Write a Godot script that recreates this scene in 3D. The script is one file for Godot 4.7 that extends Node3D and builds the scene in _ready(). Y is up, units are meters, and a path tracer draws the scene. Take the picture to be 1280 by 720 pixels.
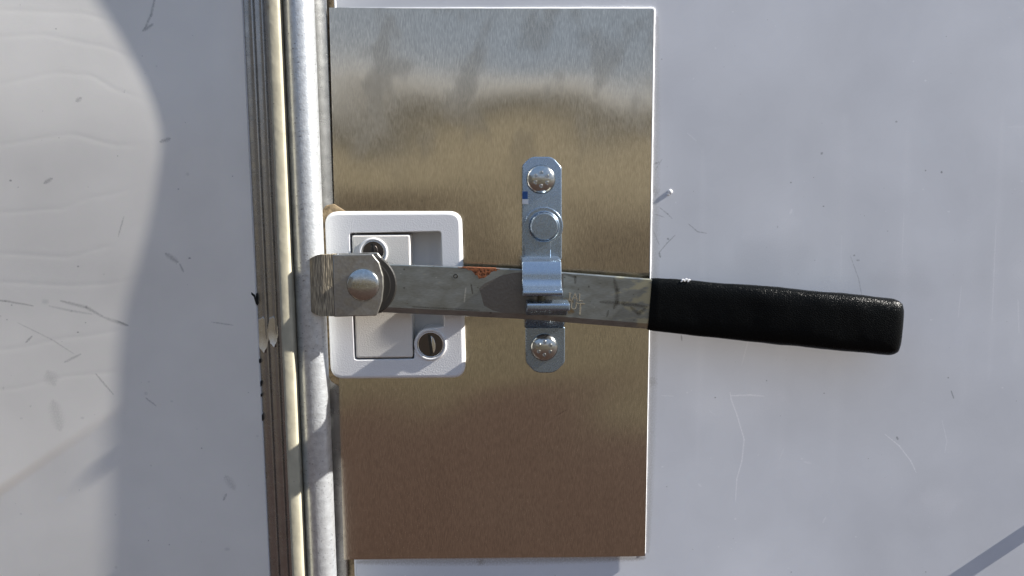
extends Node3D
# Close-up of a trailer door latch. Lengths are in millimetres from the middle of the picture on the
# door skin (x right, y up, z out of the door); p3() turns them into metres round the thing being built.

const EYE_LEVEL := 1.3          # height of the zero point above the ground, metres
const LEAN := -0.0165           # the door frame leans: x shift per mm of height
const SUN := Vector3(1.0, 0.70, 0.08)

var base_at := Vector3.ZERO
var mats := {}
var rng := RandomNumberGenerator.new()


func _ready() -> void:
	rng.seed = 20240817
	# ---------------------------------------------------------------- camera
	var cam := Camera3D.new()
	cam.name = "camera"
	cam.fov = 39.0
	cam.near = 0.02
	cam.far = 400.0
	cam.position = Vector3(-0.0128, EYE_LEVEL + 0.0496, 0.5059)
	cam.rotation = Vector3(deg_to_rad(-5.6), deg_to_rad(-1.45), 0)
	add_child(cam)
	cam.current = true
	# ---------------------------------------------------------------- sky, exposure
	var sky_mat := ProceduralSkyMaterial.new()
	sky_mat.sky_top_color = Color(0.37, 0.45, 0.565)
	sky_mat.sky_horizon_color = Color(0.48, 0.49, 0.51)
	sky_mat.sky_curve = 0.2
	sky_mat.sky_energy_multiplier = 1.0
	sky_mat.ground_bottom_color = Color(0.30, 0.25, 0.20)
	sky_mat.ground_horizon_color = Color(0.45, 0.42, 0.38)
	sky_mat.ground_energy_multiplier = 0.6
	sky_mat.sun_angle_max = 3.0
	var sky := Sky.new()
	sky.sky_material = sky_mat
	var env := Environment.new()
	env.background_mode = Environment.BG_SKY
	env.sky = sky
	env.tonemap_mode = Environment.TONE_MAPPER_LINEAR
	env.tonemap_exposure = 2.5
	env.sdfgi_enabled = true
	env.ssao_enabled = true
	env.ssil_enabled = true
	var we := WorldEnvironment.new()
	we.name = "world"
	we.environment = env
	add_child(we)
	# ---------------------------------------------------------------- sun, almost along the door
	var sun := DirectionalLight3D.new()
	sun.name = "sun"
	sun.light_color = Color(1.0, 0.98, 0.95)
	sun.light_energy = 1.6
	sun.light_angular_distance = 0.5
	sun.shadow_enabled = true
	add_child(sun)
	sun.look_at_from_position(SUN, Vector3.ZERO, Vector3.BACK)

	make_materials()
	surroundings()
	trailer_wall()
	door_frame()
	trailer_door()
	lock_rod()
	cover_plate()
	flush_lock()
	rod_clamp()
	locking_bar()
	hasp()
	small_things()


# ==================================================================== helpers
func p3(x: float, y: float, z: float) -> Vector3:
	return Vector3(x - base_at.x, y - base_at.y, z - base_at.z) * 0.001


func thing(called: String, label: String, category: String, at: Vector3, group := "") -> Node3D:
	var o := Node3D.new()
	o.name = called
	add_child(o, true)
	o.position = at * 0.001 + Vector3(0, EYE_LEVEL, 0)
	base_at = at
	tag(o, label, category, group)
	return o


func tag(o: Node, label: String, category: String, group := "") -> void:
	o.set_meta("label", label)
	o.set_meta("category", category)
	if group:
		o.set_meta("group", group)


func start() -> SurfaceTool:
	var st := SurfaceTool.new()
	st.begin(Mesh.PRIMITIVE_TRIANGLES)
	return st


func commit(called: String, st: SurfaceTool, m: Material, parent: Node) -> MeshInstance3D:
	st.generate_normals()
	var o := MeshInstance3D.new()
	o.name = called
	o.mesh = st.commit()
	o.material_override = m
	parent.add_child(o, true)
	return o


func corner(st: SurfaceTool, p: Vector3, uv = null) -> void:
	st.set_uv(uv if uv != null else Vector2(p.x, -p.y) * 0.01)
	st.add_vertex(p3(p.x, p.y, p.z))


# quads between two loops of equal length; anticlockwise loops seen from +z, b above a, face outwards
func strip(st: SurfaceTool, a: PackedVector3Array, b: PackedVector3Array, group := 1, closed := true) -> void:
	st.set_smooth_group(group if group >= 0 else 0xFFFFFFFF)
	var n := a.size()
	for i in (n if closed else n - 1):
		var j := (i + 1) % n
		for p in [a[i], b[i], b[j], a[i], b[j], a[j]]:
			corner(st, p)


func cap(st: SurfaceTool, loop: PackedVector3Array, group := 2, up := true) -> void:
	st.set_smooth_group(group)
	var flat := PackedVector2Array()
	for p in loop:
		flat.append(Vector2(p.x, p.y))
	var t := Geometry2D.triangulate_polygon(flat)
	if t.is_empty():
		push_error("open cap")
	for k in range(0, t.size(), 3):
		var a := flat[t[k]]
		var b := flat[t[k + 1]]
		var c := flat[t[k + 2]]
		var clockwise := (b - a).cross(c - a) < 0.0
		var order := [t[k], t[k + 1], t[k + 2]] if clockwise == up else [t[k], t[k + 2], t[k + 1]]
		for i in order:
			corner(st, loop[i])


func lift(o: PackedVector2Array, z: float) -> PackedVector3Array:
	var r := PackedVector3Array()
	for p in o:
		r.append(Vector3(p.x, p.y, z))
	return r


func inset(o: PackedVector2Array, d: float) -> PackedVector2Array:
	var r := PackedVector2Array()
	var n := o.size()
	for i in n:
		var e := (o[i] - o[(i + n - 1) % n]).normalized()
		var f := (o[(i + 1) % n] - o[i]).normalized()
		var m := (Vector2(-e.y, e.x) + Vector2(-f.y, f.x)).normalized()
		var k: float = maxf(0.5, m.dot(Vector2(-f.y, f.x)))
		r.append(o[i] + m * d / k)
	return r


# a plate of any outline with its front edge rounded by r
func slab(st: SurfaceTool, o: PackedVector2Array, z0: float, z1: float, r: float, seg := 3, back := false) -> void:
	var last := lift(o, z1 - r)
	strip(st, lift(o, z0), last, 3)
	for k in range(1, seg + 1):
		var t := PI / 2 * k / seg
		var next := lift(inset(o, r * (1 - cos(t))), z1 - r + r * sin(t))
		strip(st, last, next, 1)
		last = next
	cap(st, last)
	if back:
		cap(st, lift(o, z0), 4, false)


func rounded(points: Array, radii: Array, seg := 6) -> PackedVector2Array:
	var r := PackedVector2Array()
	var n := points.size()
	for i in n:
		var p: Vector2 = points[i]
		var a: Vector2 = points[(i + n - 1) % n]
		var b: Vector2 = points[(i + 1) % n]
		var q: float = radii[i % radii.size()]
		if q <= 0.0:
			r.append(p)
			continue
		var u := (a - p).normalized()
		var v := (b - p).normalized()
		var half := acos(clampf(u.dot(v), -1, 1)) / 2
		var d: float = minf(q / tan(half), minf((a - p).length(), (b - p).length()) * 0.49)
		var s := p + u * d
		var e := p + v * d
		for k in seg + 1:
			var t := float(k) / seg
			r.append(s.lerp(p, t).lerp(p.lerp(e, t), t))
	return r


func ring_points(c: Vector2, r: float, n := 40) -> PackedVector2Array:
	var o := PackedVector2Array()
	for i in n:
		o.append(c + Vector2.from_angle(TAU * i / n) * r)
	return o


# a turned shape: profile of (radius, z) from the outside in; closes to the middle when the last radius is 0
func lathe(st: SurfaceTool, c: Vector2, profile: Array, group := 1, n := 40) -> void:
	for k in profile.size() - 1:
		var a: Vector2 = profile[k]
		var b: Vector2 = profile[k + 1]
		strip(st, lift(ring_points(c, a.x, n), a.y), lift(ring_points(c, maxf(b.x, 0.001), n), b.y), group)


func dome(st: SurfaceTool, c: Vector2, r: float, z: float, h: float, lip := 0.8, n := 48) -> void:
	var prof := [Vector2(r, z), Vector2(r, z + lip)]
	for k in range(1, 11):
		var t := PI / 2 * k / 10
		prof.append(Vector2(r * cos(t), z + lip + (h - lip) * sin(t)))
	lathe(st, c, prof, 1, n)


func box(st: SurfaceTool, lo: Vector3, hi: Vector3, r := 0.0) -> void:
	slab(st, PackedVector2Array([Vector2(lo.x, lo.y), Vector2(hi.x, lo.y), Vector2(hi.x, hi.y), Vector2(lo.x, hi.y)]), lo.z, hi.z, r if r > 0 else 0.01, 1, true)


# loops of points, one per station, joined and closed at both ends
func sweep(st: SurfaceTool, loops: Array, group := 1, ends := true, turned := false) -> void:
	for k in loops.size() - 1:
		if turned:
			strip(st, loops[k + 1], loops[k], group)
		else:
			strip(st, loops[k], loops[k + 1], group)
	if ends:
		for e in [0, loops.size() - 1]:
			var l: PackedVector3Array = loops[e]
			var mid := Vector3.ZERO
			for p in l:
				mid += p / l.size()
			st.set_smooth_group(5)
			for i in l.size():
				var j := (i + 1) % l.size()
				var order := [mid, l[i], l[j]] if (e == 0) != turned else [mid, l[j], l[i]]
				for p in order:
					corner(st, p)


# sheet metal bent across x: path of (y, z) along the middle of the sheet, edges at left and right
func bent_strap(st: SurfaceTool, path: PackedVector2Array, t: float, xs: Array) -> void:
	var loops := []
	for i in path.size():
		var d := (path[mini(i + 1, path.size() - 1)] - path[maxi(i - 1, 0)]).normalized()
		var n := Vector2(-d.y, d.x) * t / 2
		var x: Vector2 = xs[i % xs.size()] if xs.size() < path.size() else xs[i]
		var a := path[i] + n
		var b := path[i] - n
		var e := 0.35
		var nn := n.normalized() * e
		loops.append(PackedVector3Array([
			Vector3(x.x + e, a.x, a.y), Vector3(x.x, a.x - nn.x, a.y - nn.y), Vector3(x.x, b.x + nn.x, b.y + nn.y), Vector3(x.x + e, b.x, b.y),
			Vector3(x.y - e, b.x, b.y), Vector3(x.y, b.x + nn.x, b.y + nn.y), Vector3(x.y, a.x - nn.x, a.y - nn.y), Vector3(x.y - e, a.x, a.y)]))
	# faces kept apart at the corners, smooth along the bend
	for k in loops.size() - 1:
		for s in 8:
			var q := (s + 1) % 8
			st.set_smooth_group(10 + s)
			var a0: Vector3 = loops[k][s]
			var a1: Vector3 = loops[k][q]
			var b0: Vector3 = loops[k + 1][s]
			var b1: Vector3 = loops[k + 1][q]
			for p in [a0, b1, b0, a0, a1, b1]:
				corner(st, p)
	sweep(st, [loops[0], loops[0]], 5)
	sweep(st, [loops[-1], loops[-1]], 5)


func smooth_path(points: Array, radius: float, seg := 5) -> PackedVector2Array:
	var r := PackedVector2Array([points[0]])
	for i in range(1, points.size() - 1):
		var p: Vector2 = points[i]
		var u: Vector2 = (points[i - 1] - p)
		var v: Vector2 = (points[i + 1] - p)
		var d := minf(radius, minf(u.length(), v.length()) * 0.48)
		var s := p + u.normalized() * d
		var e := p + v.normalized() * d
		for k in seg + 1:
			var t := float(k) / seg
			r.append(s.lerp(p, t).lerp(p.lerp(e, t), t))
	r.append(points[-1])
	return r


# an open profile of (x, z) run from y0 to y1 with the frame's lean; x right means facing +z
func extrusion(st: SurfaceTool, profile: Array, y0: float, y1: float, smooth := false, lean := LEAN) -> void:
	for k in profile.size() - 1:
		st.set_smooth_group(7 if smooth else 0xFFFFFFFF)
		var a: Vector2 = profile[k]
		var b: Vector2 = profile[k + 1]
		var q := [Vector3(a.x + lean * y0, y0, a.y), Vector3(a.x + lean * y1, y1, a.y), Vector3(b.x + lean * y1, y1, b.y), Vector3(b.x + lean * y0, y0, b.y)]
		for i in [0, 1, 2, 0, 2, 3]:
			corner(st, q[i])


func inside(r: Rect2, p: Vector3) -> bool:
	return r.has_point(Vector2(p.x * 1000.0 + base_at.x, p.y * 1000.0 + base_at.y))


func steps(from: float, to: float, n: int) -> PackedFloat32Array:
	var r := PackedFloat32Array()
	for i in n + 1:
		r.append(lerpf(from, to, float(i) / n))
	return r


func noise_of(freq: float, seed_: int, octaves := 3, kind := FastNoiseLite.TYPE_SIMPLEX_SMOOTH) -> FastNoiseLite:
	var f := FastNoiseLite.new()
	f.noise_type = kind
	f.frequency = freq
	f.seed = seed_
	f.fractal_octaves = octaves
	return f


func noise_tex(freq: float, seed_: int, size := 256, octaves := 3, low := 0.0, high := 1.0, kind := FastNoiseLite.TYPE_SIMPLEX_SMOOTH) -> ImageTexture:
	var im := noise_of(freq, seed_, octaves, kind).get_seamless_image(size, size)
	im.convert(Image.FORMAT_RGB8)
	if low != 0.0 or high != 1.0:
		for y in size:
			for x in size:
				var g := lerpf(low, high, im.get_pixel(x, y).r)
				im.set_pixel(x, y, Color(g, g, g))
	return ImageTexture.create_from_image(im)


func plain(color: Color, rough: float, metal := 0.0) -> StandardMaterial3D:
	var m := StandardMaterial3D.new()
	m.albedo_color = color.linear_to_srgb()
	m.roughness = rough
	m.metallic = metal
	return m


func relief(m: StandardMaterial3D, t: Texture2D, scale_cm: float) -> void:
	m.heightmap_enabled = true
	m.heightmap_texture = t
	m.heightmap_scale = scale_cm


func over(m: StandardMaterial3D, tile_mm: float) -> void:
	m.uv1_triplanar = true
	m.uv1_scale = Vector3.ONE * 1000.0 / tile_mm


# a mark rubbed onto an image: points in mm on the panel, soft width, colour and strength
func stroke(im: Image, area: Rect2, pts: Array, width: float, c: Color, strength: float) -> void:
	var sx := im.get_width() / area.size.x
	var sy := im.get_height() / area.size.y
	var grain := noise_of(0.22, int(pts[0].x * 7.0) + 500, 3)
	var n := maxi(1, pts.size() - 1)
	for i in n:
		var a: Vector2 = pts[i]
		var b: Vector2 = pts[mini(i + 1, pts.size() - 1)]
		var x0 := int((minf(a.x, b.x) - width - area.position.x) * sx)
		var x1 := int((maxf(a.x, b.x) + width - area.position.x) * sx) + 1
		var y0 := int((area.end.y - maxf(a.y, b.y) - width) * sy)
		var y1 := int((area.end.y - minf(a.y, b.y) + width) * sy) + 1
		var along_ := (b - a).length_squared()
		for py in range(maxi(y0, 0), mini(y1, im.get_height())):
			for px in range(maxi(x0, 0), mini(x1, im.get_width())):
				var p := Vector2(area.position.x + (px + 0.5) / sx, area.end.y - (py + 0.5) / sy)
				var t := clampf((p - a).dot(b - a) / along_, 0, 1) if along_ > 0.01 else 0.5
				var whole := (i + t) / n
				var g := 0.5 + 0.5 * grain.get_noise_2d(px, py * 0.8)
				var w := width * (0.35 + 0.65 * sqrt(clampf(4.0 * whole * (1.0 - whole), 0.0, 1.0))) * (0.6 + 0.7 * g)
				var d := p.distance_to(a.lerp(b, t))
				var k := strength * clampf(1.2 - d / w, 0.0, 1.0) * clampf(g * 1.7, 0.15, 1.0)
				if k > 0.0:
					im.set_pixel(px, py, im.get_pixel(px, py).lerp(c, k))


func speckle(im: Image, count: int, c: Color, small: float, big: float, strength: float) -> void:
	for i in count:
		var p := Vector2(rng.randf() * im.get_width(), rng.randf() * im.get_height())
		var r := lerpf(small, big, pow(rng.randf(), 3.0))
		var squash := rng.randf_range(0.5, 1.4)
		for y in range(int(p.y - r * 1.5), int(p.y + r * 1.5) + 1):
			for x in range(int(p.x - r * 1.5), int(p.x + r * 1.5) + 1):
				if x < 0 or y < 0 or x >= im.get_width() or y >= im.get_height():
					continue
				var d := Vector2((x + 0.5 - p.x) * squash, y + 0.5 - p.y).length()
				var k := strength * clampf(1.4 - d / r, 0.0, 1.0) * rng.randf_range(0.6, 1.0)
				if k > 0.0:
					im.set_pixel(x, y, im.get_pixel(x, y).lerp(c, k))


func canvas(w: int, h: int, base: Color, freq: float, amount: float, seed_: int) -> Image:
	var im := Image.create(w, h, false, Image.FORMAT_RGB8)
	var n := noise_of(freq, seed_, 4)
	var n2 := noise_of(freq * 0.3, seed_ + 5, 2)
	var s := base.linear_to_srgb()
	if w == h:
		var tile := n.get_seamless_image(w, h)
		for y in h:
			for x in w:
				var g := 1.0 + amount * 1.6 * (tile.get_pixel(x, y).r - 0.5)
				im.set_pixel(x, y, Color(s.r * g, s.g * g, s.b * g))
		return im
	for y in h:
		for x in w:
			var g := 1.0 + amount * n.get_noise_2d(x, y) + amount * n2.get_noise_2d(x, y)
			im.set_pixel(x, y, Color(s.r * g, s.g * g, s.b * g))
	return im


# ==================================================================== materials
func make_materials() -> void:
	var fine := noise_tex(0.06, 3, 256, 4)
	var pebble := noise_tex(0.05, 8, 256, 2)
	var rough_mid := noise_tex(0.03, 11, 256, 4, 0.25, 0.6)

	var zinc := plain(Color(0.30, 0.37, 0.45), 1.0, 0.85)      # bright zinc-plated steel of the hasp
	zinc.roughness_texture = noise_tex(0.03, 21, 256, 4, 0.22, 0.32)
	relief(zinc, fine, 0.002)
	over(zinc, 30)
	mats.zinc = zinc

	var galv := plain(Color(0.74, 0.76, 0.77), 1.0, 0.66)     # galvanised tube
	var gi := canvas(256, 256, Color(0.8, 0.81, 0.82), 0.03, 0.10, 31)
	speckle(gi, 160, Color(0.16, 0.16, 0.17), 0.5, 2.2, 0.75)
	speckle(gi, 120, Color(1, 1, 1), 0.5, 1.6, 0.8)
	galv.albedo_texture = ImageTexture.create_from_image(gi)
	galv.roughness_texture = noise_tex(0.04, 33, 256, 4, 0.3, 0.46)
	relief(galv, noise_tex(0.11, 34, 256, 4), 0.012)
	over(galv, 42)
	mats.galv = galv

	var alu := plain(Color(0.50, 0.49, 0.47), 1.0, 0.9)       # bare aluminium trim
	alu.roughness_texture = noise_tex(0.02, 41, 256, 3, 0.2, 0.32)
	alu.albedo_texture = ImageTexture.create_from_image(canvas(256, 256, Color(0.75, 0.75, 0.75), 0.02, 0.07, 42))
	relief(alu, fine, 0.002)
	over(alu, 60)
	mats.alu = alu
	mats.bright_alu = plain(Color(0.6, 0.6, 0.6), 0.22, 1.0)

	var cream := plain(Color(0.50, 0.475, 0.37), 1.0)          # aged cream paint
	var ci := canvas(256, 256, Color(0.9, 0.88, 0.84), 0.02, 0.1, 51)
	speckle(ci, 40, Color(0.14, 0.12, 0.1), 0.5, 2.0, 0.8)
	speckle(ci, 12, Color(0.5, 0.33, 0.2), 1.0, 6.0, 0.4)
	cream.albedo_texture = ImageTexture.create_from_image(ci)
	cream.roughness_texture = rough_mid
	relief(cream, fine, 0.008)
	over(cream, 70)
	mats.cream = cream

	var white := plain(Color(0.80, 0.80, 0.80), 0.38)         # moulded white plastic of the lock
	relief(white, pebble, 0.006)
	over(white, 16)
	mats.lock_white = white
	var smooth_white := plain(Color(0.78, 0.78, 0.78), 0.3)
	mats.smooth_white = smooth_white
	var paddle := plain(Color(0.78, 0.75, 0.69), 0.42)
	relief(paddle, pebble, 0.008)
	over(paddle, 14)
	mats.paddle = paddle

	var steel := plain(Color.WHITE, 1.0, 0.85)                # dull galvanised bar, marked by use
	var ba := Rect2(-110, -30, 230, 60)
	var bi := Image.create(1150, 300, false, Image.FORMAT_RGB8)
	var br := Image.create(1150, 300, false, Image.FORMAT_RGB8)
	var b1 := noise_of(0.02, 62, 4)
	var b2 := noise_of(0.2, 63, 2)
	for y in 300:
		for x in 1150:
			var xm := x * 0.2 - 110.0
			var n := b1.get_noise_2d(x * 0.6, y * 1.4)
			var f := b2.get_noise_2d(x * 0.25, y * 1.6)
			var wear := 1.1 * smoothstep(0.1, 0.55, n + 0.75 * smoothstep(48.0, 82.0, xm) - 0.38)
			var g := 0.60 + 0.05 * n + 0.035 * f
			var c := Color(g * 0.97, g, g * 0.985).lerp(Color(0.74, 0.72, 0.60), wear * 0.65)
			bi.set_pixel(x, y, c)
			var q := 0.36 + 0.10 * n + 0.05 * f
			br.set_pixel(x, y, Color(q, q, q))
	speckle(bi, 90, Color(0.2, 0.19, 0.18), 0.7, 3.0, 0.6)
	speckle(bi, 50, Color(0.95, 0.95, 0.92), 0.6, 1.8, 0.6)
	var bd := Color(0.2, 0.19, 0.17)
	stroke(bi, ba, [Vector2(60, 8), Vector2(62, 1), Vector2(62, -6), Vector2(60, -10)], 1.6, bd, 0.4)
	stroke(bi, ba, [Vector2(52, -6), Vector2(66, -7), Vector2(80, -9)], 1.5, bd, 0.4)
	stroke(bi, ba, [Vector2(70, -9), Vector2(75, -13), Vector2(79, -10)], 1.3, bd, 0.4)
	stroke(bi, ba, [Vector2(57, -11), Vector2(56, -15)], 0.7, bd, 0.4)
	stroke(bi, ba, [Vector2(30, 11), Vector2(37, 9), Vector2(37, 5)], 1.0, bd, 0.4)
	stroke(bi, ba, [Vector2(29, -10), Vector2(36, -12)], 2.6, Color(0.5, 0.33, 0.12), 0.5)
	stroke(bi, ba, [Vector2(30, -4), Vector2(36, -6)], 1.6, Color(0.5, 0.33, 0.12), 0.4)
	stroke(bi, ba, [Vector2(-28, 3), Vector2(-29, -6)], 0.5, Color(0.9, 0.9, 0.88), 0.6)
	stroke(bi, ba, [Vector2(-25, 5), Vector2(-24, -1)], 0.5, bd, 0.6)
	stroke(bi, ba, [Vector2(-60, -8.6), Vector2(-20, -11)], 0.6, bd, 0.4)
	steel.albedo_texture = ImageTexture.create_from_image(bi)
	steel.roughness_texture = ImageTexture.create_from_image(br)
	steel.uv1_scale = Vector3(100.0 / 230.0, 100.0 / 60.0, 1)
	steel.uv1_offset = Vector3(110.0 / 230.0, 30.0 / 60.0, 0)
	mats.steel = steel

	var clamp_m := plain(Color(0.44, 0.43, 0.40), 1.0, 0.85)
	clamp_m.roughness_texture = noise_tex(0.03, 66, 256, 4, 0.28, 0.5)
	clamp_m.albedo_texture = ImageTexture.create_from_image(canvas(256, 256, Color(0.8, 0.79, 0.77), 0.08, 0.06, 67))
	relief(clamp_m, fine, 0.006)
	over(clamp_m, 50)
	mats.clamp_metal = clamp_m

	var worn := plain(Color(0.62, 0.55, 0.42), 0.6, 0.2)      # the clamp's bend, worn and stained in streaks
	var wi := Image.create(256, 256, false, Image.FORMAT_RGB8)
	var wn := noise_of(0.05, 71, 4)
	for y in 256:
		for x in 256:
			var g := 0.72 + 0.4 * wn.get_noise_2d(x * 2.2, y * 0.22)
			wi.set_pixel(x, y, Color(g, g * 0.98, g * 0.94))
	worn.albedo_texture = ImageTexture.create_from_image(wi)
	relief(worn, ImageTexture.create_from_image(wi), 0.05)
	over(worn, 32)
	mats.worn = worn

	var dark := plain(Color(0.06, 0.058, 0.05), 0.4, 0.7)
	relief(dark, fine, 0.008)
	over(dark, 30)
	mats.dark_metal = dark
	mats.washer = plain(Color(0.022, 0.02, 0.017), 0.45, 0.0)
	mats.black_gap = plain(Color(0.012, 0.011, 0.01), 0.9)

	var rivet := plain(Color(0.62, 0.63, 0.62), 1.0, 1.0)
	rivet.roughness_texture = noise_tex(0.05, 75, 256, 4, 0.1, 0.3)
	var ri := canvas(256, 256, Color(0.8, 0.8, 0.78), 0.05, 0.12, 76)
	speckle(ri, 22, Color(0.25, 0.22, 0.18), 0.8, 3.0, 0.5)
	rivet.albedo_texture = ImageTexture.create_from_image(ri)
	over(rivet, 24)
	mats.rivet = rivet

	var grip := plain(Color(0.004, 0.0045, 0.0045), 0.5)        # black dipped vinyl
	relief(grip, noise_tex(0.06, 81, 256, 4), 0.022)
	grip.metallic_specular = 0.19
	grip.roughness_texture = noise_tex(0.02, 82, 256, 4, 0.38, 0.7)
	over(grip, 15)
	mats.grip = grip

	var brass := plain(Color(0.12, 0.105, 0.095), 0.28, 0.9)    # tarnished lock cylinders
	relief(brass, fine, 0.006)
	over(brass, 12)
	mats.brass = brass
	mats.chrome = plain(Color(0.75, 0.75, 0.74), 0.18, 1.0)

	var gasket := plain(Color(0.36, 0.27, 0.16), 0.7)
	gasket.albedo_texture = ImageTexture.create_from_image(canvas(128, 128, Color(0.8, 0.78, 0.74), 0.05, 0.4, 91))
	relief(gasket, fine, 0.02)
	over(gasket, 25)
	mats.gasket = gasket
	mats.plain_white = plain(Color(0.8, 0.8, 0.8), 0.5)
	mats.rust = plain(Color(0.25, 0.085, 0.03), 0.9)
	mats.blue = plain(Color(0.02, 0.09, 0.28), 0.5)


# ==================================================================== what the metal mirrors
func surroundings() -> void:
	base_at = Vector3.ZERO
	var g := MeshInstance3D.new()
	g.name = "ground"
	var pm := PlaneMesh.new()
	pm.size = Vector2(240, 240)
	g.mesh = pm
	var gm := plain(Color(0.085, 0.068, 0.036), 0.95)
	gm.albedo_texture = ImageTexture.create_from_image(canvas(512, 512, Color(0.7, 0.7, 0.7), 0.02, 0.5, 101))
	gm.uv1_scale = Vector3(40, 40, 1)
	g.material_override = gm
	g.set_meta("kind", "structure")
	tag(g, "dry brown lawn in front of the trailer, mirrored in the steel", "ground")
	add_child(g)
	var d := MeshInstance3D.new()
	d.name = "driveway"
	var dm := PlaneMesh.new()
	dm.size = Vector2(60, 9.6)
	d.mesh = dm
	d.position = Vector3(0, 0.004, 0)
	d.material_override = plain(Color(0.034, 0.015, 0.008), 0.95)
	d.set_meta("kind", "structure")
	tag(d, "dark earth drive that the trailer stands on, mirrored in the steel", "driveway")
	add_child(d)

	var house := Node3D.new()
	house.name = "house"
	add_child(house)
	house.position = Vector3(0.5, 0, 12.5)
	house.rotation.y = deg_to_rad(180 - 20)
	tag(house, "tan lap-sided house across from the trailer, mirrored in the steel", "house")
	var siding := plain(Color(0.34, 0.30, 0.215), 0.7)
	var base_m := plain(Color(0.115, 0.09, 0.062), 0.8)
	for k in 14:
		var st := start()
		var q := [Vector3(-13, 0.2 + k * 0.19, 0.035), Vector3(13, 0.2 + k * 0.19, 0.035), Vector3(13, 0.395 + k * 0.19, 0.0), Vector3(-13, 0.395 + k * 0.19, 0.0), Vector3(-13, 0.2 + k * 0.19, 0.0), Vector3(13, 0.2 + k * 0.19, 0.0)]
		st.set_smooth_group(0xFFFFFFFF)
		for i in [0, 3, 2, 0, 2, 1, 4, 0, 1, 4, 1, 5]:
			st.add_vertex(q[i])
		commit("siding_board", st, siding if k > 5 else base_m, house)
	var bm := BoxMesh.new()
	bm.size = Vector3(26, 3.05, 7.0)
	var body := MeshInstance3D.new()
	body.name = "wall"
	body.mesh = bm
	body.position = Vector3(0, 1.525, -3.51)
	body.material_override = siding
	house.add_child(body)
	var roof_m := plain(Color(0.2, 0.215, 0.24), 0.9)
	var st2 := start()
	st2.set_smooth_group(0xFFFFFFFF)
	var rr := [Vector3(-13.4, 3.05, 0.12), Vector3(13.4, 3.05, 0.12), Vector3(13.4, 4.1, -3.5), Vector3(-13.4, 4.1, -3.5), Vector3(13.4, 3.17, -7.45), Vector3(-13.4, 3.17, -7.45)]
	for i in [0, 3, 2, 0, 2, 1, 3, 5, 4, 3, 4, 2, 0, 1, 4, 0, 4, 5, 0, 5, 3, 1, 2, 4]:
		st2.add_vertex(rr[i])
	commit("roof", st2, roof_m, house)
	var gut := MeshInstance3D.new()
	gut.name = "gutter"
	var gb := BoxMesh.new()
	gb.size = Vector3(26.8, 0.2, 0.1)
	gut.mesh = gb
	gut.position = Vector3(0, 3.0, 0.14)
	gut.material_override = plain(Color(0.75, 0.75, 0.74), 0.5)
	house.add_child(gut)


	var added_shed := Node3D.new()  # unseen dark hut, added to darken the left side of the rod
	added_shed.name = "added_shed"
	add_child(added_shed)
	added_shed.position = Vector3(-6.0, 0, 3.6)
	tag(added_shed, "added unseen dark hut that darkens the left side of the rod", "added_shed")
	var sm := plain(Color(0.03, 0.028, 0.025), 0.8)
	for k in 18:
		var wb := MeshInstance3D.new()
		wb.name = "wall_board"
		var wm := BoxMesh.new()
		wm.size = Vector3(0.05 + 0.02 * (k % 2), 3.2, 0.295)
		wb.mesh = wm
		wb.position = Vector3(1.2, 1.6, (k - 8.5) * 0.3)
		wb.material_override = sm
		added_shed.add_child(wb, true)
	var core := MeshInstance3D.new()
	core.name = "wall"
	var cm := BoxMesh.new()
	cm.size = Vector3(2.3, 3.2, 5.36)
	core.mesh = cm
	core.position = Vector3(0.02, 1.6, 0)
	core.material_override = sm
	added_shed.add_child(core)
	var sr := MeshInstance3D.new()
	sr.name = "roof"
	var pr := PrismMesh.new()
	pr.size = Vector3(2.9, 0.8, 5.8)
	sr.mesh = pr
	sr.position = Vector3(0.05, 3.6, 0)
	sr.material_override = plain(Color(0.05, 0.05, 0.05), 0.9)
	added_shed.add_child(sr)


# ==================================================================== the trailer
const LOCK_HOLE := Rect2(-111.5, -53.0, 79.5, 98.0)
const RIPPLES := [
	[[-330, 162], [-300, 162.5], [-250, 161], [-225, 156], [-190, 146]], [[-330, 145], [-300, 147], [-270, 148.5], [-240, 143], [-205, 131]],
	[[-330, 116], [-300, 120], [-262, 127], [-245, 126], [-225, 116], [-195, 104]], [[-330, 84], [-300, 86], [-255, 92], [-230, 86], [-190, 87]],
	[[-330, 48], [-300, 47], [-266, 49], [-245, 56], [-190, 69]], [[-330, 24], [-300, 23], [-262, 21], [-238, 27], [-226, 38], [-195, 48]],
	[[-330, 8], [-300, 6], [-262, 4], [-240, 5], [-200, 14]], [[-330, -36], [-300, -34], [-262, -27], [-225, -22]], [[-330, -62], [-300, -58], [-262, -50], [-225, -47]]]


func along(c: Array, x: float) -> float:
	for i in c.size() - 1:
		if x <= c[i + 1][0]:
			var k: float = clampf((x - c[i][0]) / (c[i + 1][0] - c[i][0]), 0, 1)
			return lerpf(c[i][1], c[i + 1][1], k * k * (3 - 2 * k) * 0.6 + k * 0.4)
	return c[-1][1]


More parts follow.
